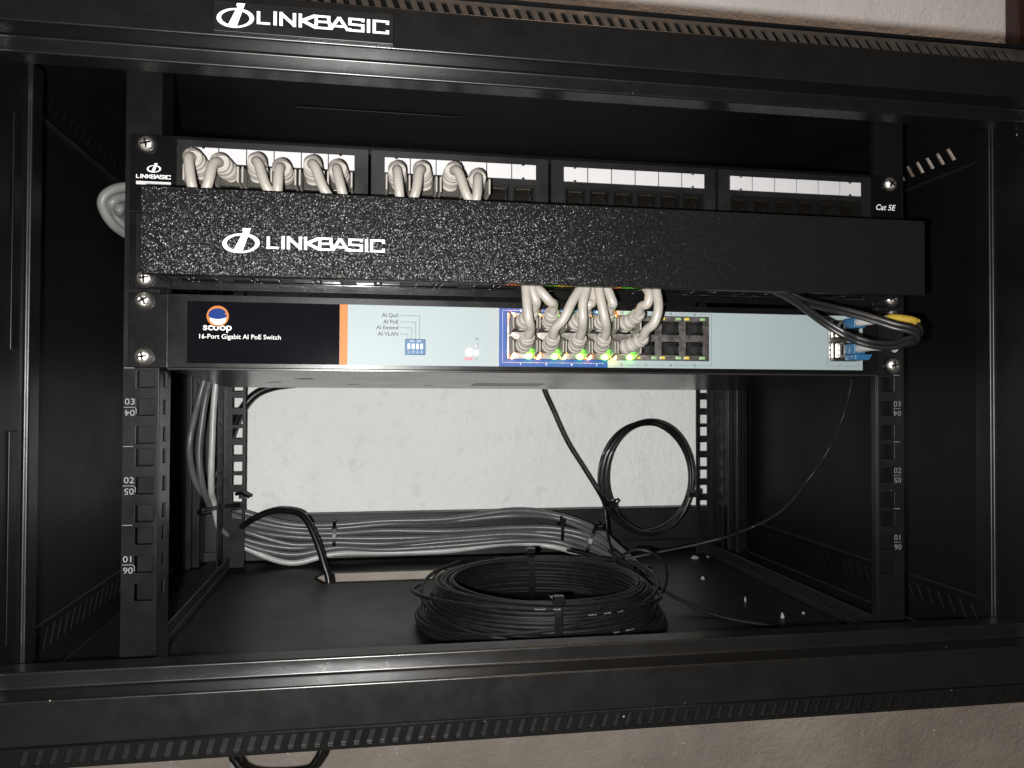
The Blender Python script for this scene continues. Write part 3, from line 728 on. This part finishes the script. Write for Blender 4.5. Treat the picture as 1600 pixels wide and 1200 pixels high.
# ================================================================== fibre jumpers at the right
FA = [(128, -22, 188), (136, -27, 183), (143, -40, 175), (149, -60, 161), (163, -70, 150), (179, -75, 146), (193, -75, 149), (204, -71, 155), (207, -65, 161)]
FB = [(128, -20, 190), (137, -26, 185), (150, -35, 176), (158, -55, 169), (169, -70, 163), (180, -80, 157), (190, -84, 154), (195, -80, 150), (196, -68, 148.5), (195, -56, 148.5)]
for P, lab, end, clr in ((FA, 'black fibre jumper ending in a yellow tube and white sleeve, upper fibre port', [(206, -60, 164), (201, -52, 166), (194.5, -41, 165)], 'yellow'),
                         (FB, 'black fibre jumper with a plain white sleeve, lower fibre port', [(195, -56, 148.5), (194, -48, 148.5), (192, -40, 148.8)], 'lc_white')):
    T = root('fibre_jumper', lab, 'fibre jumper', end[0], group='black fibre jumpers looping at the right end of the switch')
    b = MB(); b.tube(P, 1.35, 8, smooth=8); b.tube([(x + .6, y + .8, z + 2.7) for x, y, z in P[:-2]] + [(P[-2][0], P[-2][1], P[-2][2] + 1), P[-1]], 1.35, 8, smooth=8)
    part('jacket', b, 'fibre', T, smooth=True)
    b = MB(); b.tube([tuple(Vector(end[0]) + Vector((1, -4, -2)))] + end[:2] + [tuple(Vector(end[1]).lerp(Vector(end[2]), .3))], 2.2, 10, smooth=5); part('outer_tube', b, clr, T, smooth=True)
    z = end[2][2]
    b = MB(); b.tube([tuple(Vector(end[1]).lerp(Vector(end[2]), .2)), end[2], (192, -33, z), (192.5, -29, z)], 2, 12, smooth=5, rr=lambda t: 2.0 + 1.0 * t); sl = part('strain_sleeve', b, 'lc_white', T, smooth=True)
    b = MB(); b.box(189, 196.5, -30, -17.6, z - 3.4, z + 3.0); cn = part('connector', b, 'lc_blue', T, bevel=.5)
    b = MB(); b.box(191, 194.5, -29, -19, z + 3.1, z + 4.6, lambda u, y, z_: (u, y, z_ + (y + 29) * .1)); part('latch', b, 'lc_blue', cn, bevel=.3)
    if clr != 'yellow':
        b = MB(); b.box(190, 202, -29.5, -18, z - 7.2, z - 3.5, lambda u, y, z_: (u - (2.5 if (u > 200 and z_ < z - 5) else 0), y, z_)); part('dust_cap', b, 'lc_blue', cn, bevel=.5)

# ================================================================== grey cable bundle along the back
G = [[(-248, 312, 14), (-227, 318, 6), (-184, 322, -6), (-142, 326, -9), (-95, 326, -8), (-31, 326, -6), (34, 322, 1), (80, 318, -4), (116, 300, -16), (133, 270, -32), (142, 240, -43)],
 [(-249, 318, 7), (-228, 324, 0), (-185, 328, -12), (-142, 332, -14), (-95, 332, -12), (-30, 332, -11), (35, 328, -6), (81, 324, -10), (117, 306, -24), (135, 276, -38), (146, 240, -44)],
 [(-248, 312, 4), (-227, 318, -4), (-184, 322, -16), (-142, 326, -17), (-95, 326, -17), (-31, 326, -16), (34, 322, -15), (80, 318, -15), (116, 300, -25), (133, 270, -37), (140, 232, -44)],
 [(-249, 318, -1), (-228, 324, -11), (-185, 328, -22), (-142, 332, -22), (-95, 332, -23), (-30, 332, -22), (35, 328, -20), (81, 324, -21), (117, 306, -30), (135, 276, -40), (150, 236, -44)],
 [(-248, 312, -3), (-227, 318, -14), (-184, 322, -26), (-142, 326, -25), (-95, 326, -27), (-31, 326, -25), (34, 322, -23), (80, 318, -24), (114, 298, -33), (131, 262, -42), (138, 226, -44)],
 [(-249, 318, -7), (-228, 324, -20), (-185, 328, -32), (-142, 331, -29), (-95, 332, -32), (-30, 332, -30), (35, 328, -27), (80, 324, -29), (113, 303, -37), (128, 270, -43), (134, 236, -44)],
 [(-247, 306, -7), (-226, 312, -23), (-183, 316, -34), (-141, 319, -30), (-95, 320, -33), (-31, 320, -31), (33, 316, -26), (79, 312, -29), (108, 292, -39), (122, 262, -44), (128, 226, -44)],
 [(-248, 310, -11), (-226, 315, -29), (-184, 318, -43), (-142, 320, -35), (-95, 322, -38), (-31, 322, -37), (34, 320, -32), (78, 314, -34), (104, 292, -42), (116, 262, -44), (122, 226, -44)]]
GLAB = ['topmost grey network cable of the bundle along the back', 'second grey network cable from the top of the rear bundle', 'third grey network cable from the top of the rear bundle', 'fourth grey network cable from the top of the rear bundle',
 'fifth grey network cable from the top of the rear bundle', 'third grey network cable from the bottom of the rear bundle', 'second grey network cable from the bottom of the rear bundle', 'palest and lowest network cable of the rear bundle, sagging at the left']
VA = [[(-250, 292, 190), (-253, 285, 152), (-262, 285, 117), (-269, 280, 76), (-267, 285, 44), (-258, 298, 22)],
      [(-248, 296, 190), (-250, 290, 152), (-257, 285, 117), (-261, 283, 70), (-259, 287, 41), (-256, 300, 20)],
      [(-244, 296, 190), (-247, 290, 152), (-251, 287, 117), (-252, 287, 70), (-253, 290, 34), (-253, 300, 18)]]
for i, g in enumerate(G):
    if i in (0, 3, 7): g = VA[{0: 0, 3: 1, 7: 2}[i]] + g
    b = MB(); dz_ = 1.6 if i < 2 else -.8
    b = MB(); b.tube([(x + random.uniform(-1, 1), y + random.uniform(-3, 3), max(z + dz_ * (abs(x) < 120), -44.5) + random.uniform(-1.6, 1.6)) for x, y, z in g], 2.9, 10, smooth=6)
    thing('network_cable', b, 'pale_cable' if i == 7 else 'grey_cable', GLAB[i], 'network cable', smooth=True, group='grey network cables of the rear bundle')
LO = [([(-238, 62, 242 - 5 * d), (-246, 32, 243 - 5 * d), (-254 + d, 22, 241 - 5 * d), (-261 + 3.4 * d, 18, 235 - 3.5 * d), (-262.5 + 3.6 * d, 20 + 5 * d, 228 - d), (-258 + 2.6 * d, 28 + 5 * d, 219 + d), (-249, 46 + 5 * d, 214 + 2.5 * d), (-238, 72, 213 + 3 * d)], lab)
      for d, lab in ((0, 'outermost pale network cable looping out past the left rail'), (1.15, 'middle pale network cable of the loop past the left rail'), (2.3, 'innermost pale network cable of the loop past the left rail'))]
for P, lab in LO:
    b = MB(); b.tube(P, 2.9, 10, smooth=7)
    thing('network_cable', b, 'dim_cable', lab, 'network cable', smooth=True, group='pale network cables looping past the left rail')

def tie(name_lab, c, ru, rv, axis_u, axis_v, w=1.6, head=None):
    """flat strap loop round centre c in the plane of axis_u, axis_v"""
    c = Vector(c); u = Vector(axis_u).normalized(); v = Vector(axis_v).normalized(); n = u.cross(v)
    b = MB(); N = 24; k0 = len(b.v)
    for i in range(N):
        a = 2 * math.pi * i / N; p = c + u * ru * math.cos(a) + v * rv * math.sin(a); q = (u * math.cos(a) + v * math.sin(a)) * .7
        b.v += [tuple(p - n * w), tuple(p + n * w), tuple(p + n * w + q), tuple(p - n * w + q)]
    for i in range(N):
        j = (i + 1) % N
        for s in range(4): b.f.append((k0 + 4 * i + s, k0 + 4 * i + (s + 1) % 4, k0 + 4 * j + (s + 1) % 4, k0 + 4 * j + s)); b.m.append(0)
    h = c + (Vector(head) if head else v * rv)
    b.box(-2.6, 2.6, -2.4, 2.4, -2.2, 2.2, lambda x, y, z: tuple(h + Vector((x, y, z))))
    return thing('cable_tie', b, 'tie', name_lab, 'cable tie', group='black cable ties')
tie('black cable tie around the rear bundle, left of the coil', (-143, 325, -21), 10, 16, (0, 1, 0), (0, 0, 1), head=(0, -10, 8))
tie('black cable tie around the rear bundle above the floor coil', (84, 319, -19), 10, 17, (0, 1, 0), (0, 0, 1), head=(0, -10, 12))
tie('long black cable tie slanting round the bundle where it turns down', (112, 300, -27), 10, 19, (.5, 1, .1), (.35, 0, 1), w=1.9, head=(6, -9, 14))
tie('black cable tie holding the grey cables to the left rear rail', (-246, 300, 12), 20, 9, (1, .25, .12), (0, 1, -.3), w=2.0, head=(-12, -8, 0))
b = MB(); b.box(-229, -223, 294, 300, 22, 27); b.tube([(-232, 297, 26), (-226, 294, 27), (-219, 292, 24)], 1.8, 6, smooth=4)
thing('cable_tie', b, 'tie', 'cut black cable tie end on the left rear rail beside the wall opening', 'cable tie', group='black cable ties')

# ================================================================== black cables
b = MB(); b.tube([(-262, 312, 20), (-254, 318, 42), (-246, 326, 68), (-240, 333, 88), (-234, 338, 104), (-222, 340, 119), (-204, 340, 127), (-178, 340, 131), (-120, 330, 140)], 4.2, 12, smooth=7)
thing('power_cable', b, 'blk_cable', 'thick black cable arching behind the left rear rail', 'cable', smooth=True)
b = MB(); b.tube([(-228, 306, -6), (-217, 300, 2), (-202, 296, 9), (-187, 290, 11), (-170, 282, 7), (-159, 275, -10), (-150, 268, -34), (-145, 262, -60), (-160, 240, -110), (-212, 205, -165), (-213, 200, -181), (-198, 200, -190), (-162, 200, -191), (-150, 200, -183), (-144, 205, -165), (-138, 235, -110), (-136, 258, -70)], 3.1, 12, smooth=7)
thing('power_cable', b, 'blk_cable', 'black cable bending down over the grey bundle into the floor slot', 'cable', smooth=True)
# small coil in front of the rear opening
b = MB()
for k in range(4):
    ph = random.uniform(0, 1); rx = 46.5 + (0, 1.2, -2.4, 1.5)[k]; rz = 56 + (0, 1.6, -2.0, -1.4)[k]; ox = (0, 1.5, 3.2, -.8)[k]
    b.tube([(166 + ox + rx * math.cos(a), 288 + k * 1.3 + 2 * math.sin(a * 2 + ph), 38 + rz * math.sin(a) + 1.3 * math.sin(2 * a + k)) for a in [2 * math.pi * i / 18 for i in range(18)]], 1.45, 8, closed=True, smooth=5)
HC = root('cable_coil', 'small black fibre coil hanging upright before the rear opening', 'cable coil', (166, 288, -18))
part('cable', b, 'blk_cable', HC, smooth=True)
b = MB(); b.tube([(56, 284, 140), (58, 285, 126), (67, 285, 106), (82, 285, 74), (100, 285, 46), (114, 285, 24), (120, 285, 12), (122, 283, -2), (122, 276, -18), (120, 250, -36), (112, 220, -40)], 1.35, 8, smooth=7)
part('cable_tail', b, 'blk_cable', HC, smooth=True)
b = MB(); b.tube([(119, 282, 20), (123, 282, 12), (128, 283, 12), (133, 282, 16)], 2.4, 8, smooth=4); b.box(124, 131, 279, 285, 9, 16); part('coil_tie', b, 'tie', HC, smooth=True)
b = MB(); b.box(209, 218, 284, 293, 17, 22); b.box(216, 221, 283, 288, 18, 25); part('coil_tie', b, 'tie', HC, bevel=.4)

# large coil on the floor
FC = root('cable_coil', 'large round coil of matt black drop cable lying on the cabinet floor', 'cable coil', (20, 112, -48))
b = MB(); pts = []; TN = 58
lay = []
for z_i in range(14):
    z = -46.4 + z_i * 2.15
    nr = 5 if z_i < 11 else 4
    for r_i in range(nr): lay.append((88 - z_i * .85 - r_i * 2.6 + (4 if z_i < 4 else 0), z))
TN = len(lay)
for t, (r, z) in enumerate(lay):
    p1, p2, a1, a2 = random.uniform(0, 6.3), random.uniform(0, 6.3), random.uniform(.2, 2.2), random.uniform(.2, 1.3)
    ring_ = []
    for i in range(28):
        a = 2 * math.pi * i / 28
        rr_ = r + a1 * math.sin(a + p1) + a2 * math.sin(3 * a + p2) + 2.2 * math.cos(a - 3.4) * (1 if z < -30 else .3)
        ring_.append((21 + rr_ * math.cos(a), 106 + rr_ * math.sin(a), z + .9 * a2 * math.sin(2 * a + p1)))
    b.tube(ring_, 1.4, 6, closed=True, smooth=3)
part('cable', b, 'coil', FC, smooth=True)
b = MB()
for a0_, z_, words in ((-84, -22, (5, 5, 4)), (-106, -17.5, (6, 4)), (-74, -34, (4, 6))):
    a_ = a0_
    for wl in words:
        for c_ in range(wl):
            a_ += .75; q = math.radians(a_); q2 = math.radians(a_ + .45); R_ = 91.2 if z_ > -30 else 94.6
            b.poly([(21 + R_ * math.cos(q), 106 + R_ * math.sin(q), z_), (21 + R_ * math.cos(q2), 106 + R_ * math.sin(q2), z_), (21 + R_ * math.cos(q2), 106 + R_ * math.sin(q2), z_ + random.uniform(.5, 1.1)), (21 + R_ * math.cos(q), 106 + R_ * math.sin(q), z_ + random.uniform(.5, 1.1))])
        a_ += 3
part('cable_print', b, 'dim_print', FC)
b = MB()
for k in range(3):
    P = []
    for i in range(15):
        a = 2.2 + k * .3 + i * .42
        P.append((19 + (92 + 4 * math.sin(a * 1.7 + k)) * math.cos(a), 110 + (90 + 3 * math.sin(a * 2.1)) * math.sin(a), -30 + 12 * math.sin(a * .9 + k * 2)))
    b.tube(P, 1.4, 6, smooth=5)
part('cable_turn', b, 'coil', FC, smooth=True)
for ca in (-90, 88):
    a = math.radians(ca + 0); cxx, cyy = 21 + 79 * math.cos(a) - (9 if ca < 0 else -2), 106 + 79 * math.sin(a)
    b = MB(); n = 28; k0 = 0
    for i in range(n):
        q = 2 * math.pi * i / n; e = .45
        du = 11.5 * math.copysign(abs(math.cos(q)) ** e, math.cos(q)); dv = 17.4 * math.copysign(abs(math.sin(q)) ** e, math.sin(q))
        for wv, rr_ in ((-2.4, 1), (2.4, 1), (2.4, 1.07), (-2.4, 1.07)):
            b.v.append((cxx + wv, cyy + du * rr_, -31.2 + dv * rr_))
    for i in range(n):
        j = (i + 1) % n
        for s in range(4): b.f.append((4 * i + s, 4 * i + (s + 1) % 4, 4 * j + (s + 1) % 4, 4 * j + s)); b.m.append(0)
    b.box(cxx - 3.4, cxx + 3.4, cyy - 13.5, cyy - 9, -14, -8.5) if ca < 0 else b.box(cxx - 3.4, cxx + 3.4, cyy - 9, cyy - 5, -12.8, -9)
    part('coil_tie', b, 'tie', FC)
b = MB(); b.tube([(60, 190, -14), (85, 200, -22), (99, 200, -27), (131, 190, -20), (180, 180, -9), (212, 170, 2), (242, 160, 20), (262, 150, 48), (277, 140, 78), (284, 130, 108), (286, 120, 140)], 1.3, 8, smooth=7)
part('cable_tail', b, 'coil', FC, smooth=True)
b = MB(); b.tube([(96, 150, -12), (108, 152, -8), (121, 148, -10), (126, 132, -16), (120, 112, -26), (106, 92, -34)], 1.4, 8, smooth=7); b.tube([(92, 172, -12), (120, 130, -34), (150, 90, -46.4), (185, 50, -46.4), (205, 20, -46.4)], 1.4, 8, smooth=6)
part('cable_tail', b, 'coil', FC, smooth=True)

# crumbs of plaster on the floor
CR = [(222, 300, 5, 'white plaster crumb beside the foot of the right rear rail', (7, 5, 3)), (240, 305, 4, 'flat white plaster crumb right of the rear rail foot', (5, 4, 2.5)), (192, 210, 0, 'small grey plaster crumb on the floor right of the coil', (3, 3, 3)),
      (200, 80, 0, 'pointed plaster crumb on the floor near the front right', (2.4, 2.2, 4)), (150, 262, 0, 'white plaster crumb behind the coil where the grey cables end', (5, 3, 2.6)), (156, 250, 0, 'second white crumb close behind the coil, next to the cable ends', (4, 3, 2)),
      (194, 129, 0, 'tiny upright plaster flake on the floor at right', (1, 1, 4)), (222, 88, 0, 'tiny plaster speck near the right front rail foot', (1.6, 1.4, 1.4)), (-262, -30, 0, 'plaster crumb in the front left corner of the floor', (2.4, 2, 2)), (262, -20, 0, 'pale plaster crumb in the front right corner of the floor', (2.2, 2, 2.2))]
for x, y, z, lab, (sx_, sy_, sz_) in CR:
    b = MB()
    b.lathe([(1, 0), (.95, .35), (.6, .8), (.1, 1)], (0, 0, 0), (0, 0, 1), 7)
    b.v = [(x + v[0] * sx_ * .6 + random.uniform(-.3, .3), y + v[1] * sy_ * .6 + random.uniform(-.3, .3), -47.98 + max(0, v[2] * sz_ + random.uniform(-.2, .2) * (v[2] > .1))) for v in b.v]
    thing('plaster_crumb', b, 'crumb', lab, 'crumb', group='plaster crumbs on the cabinet floor')
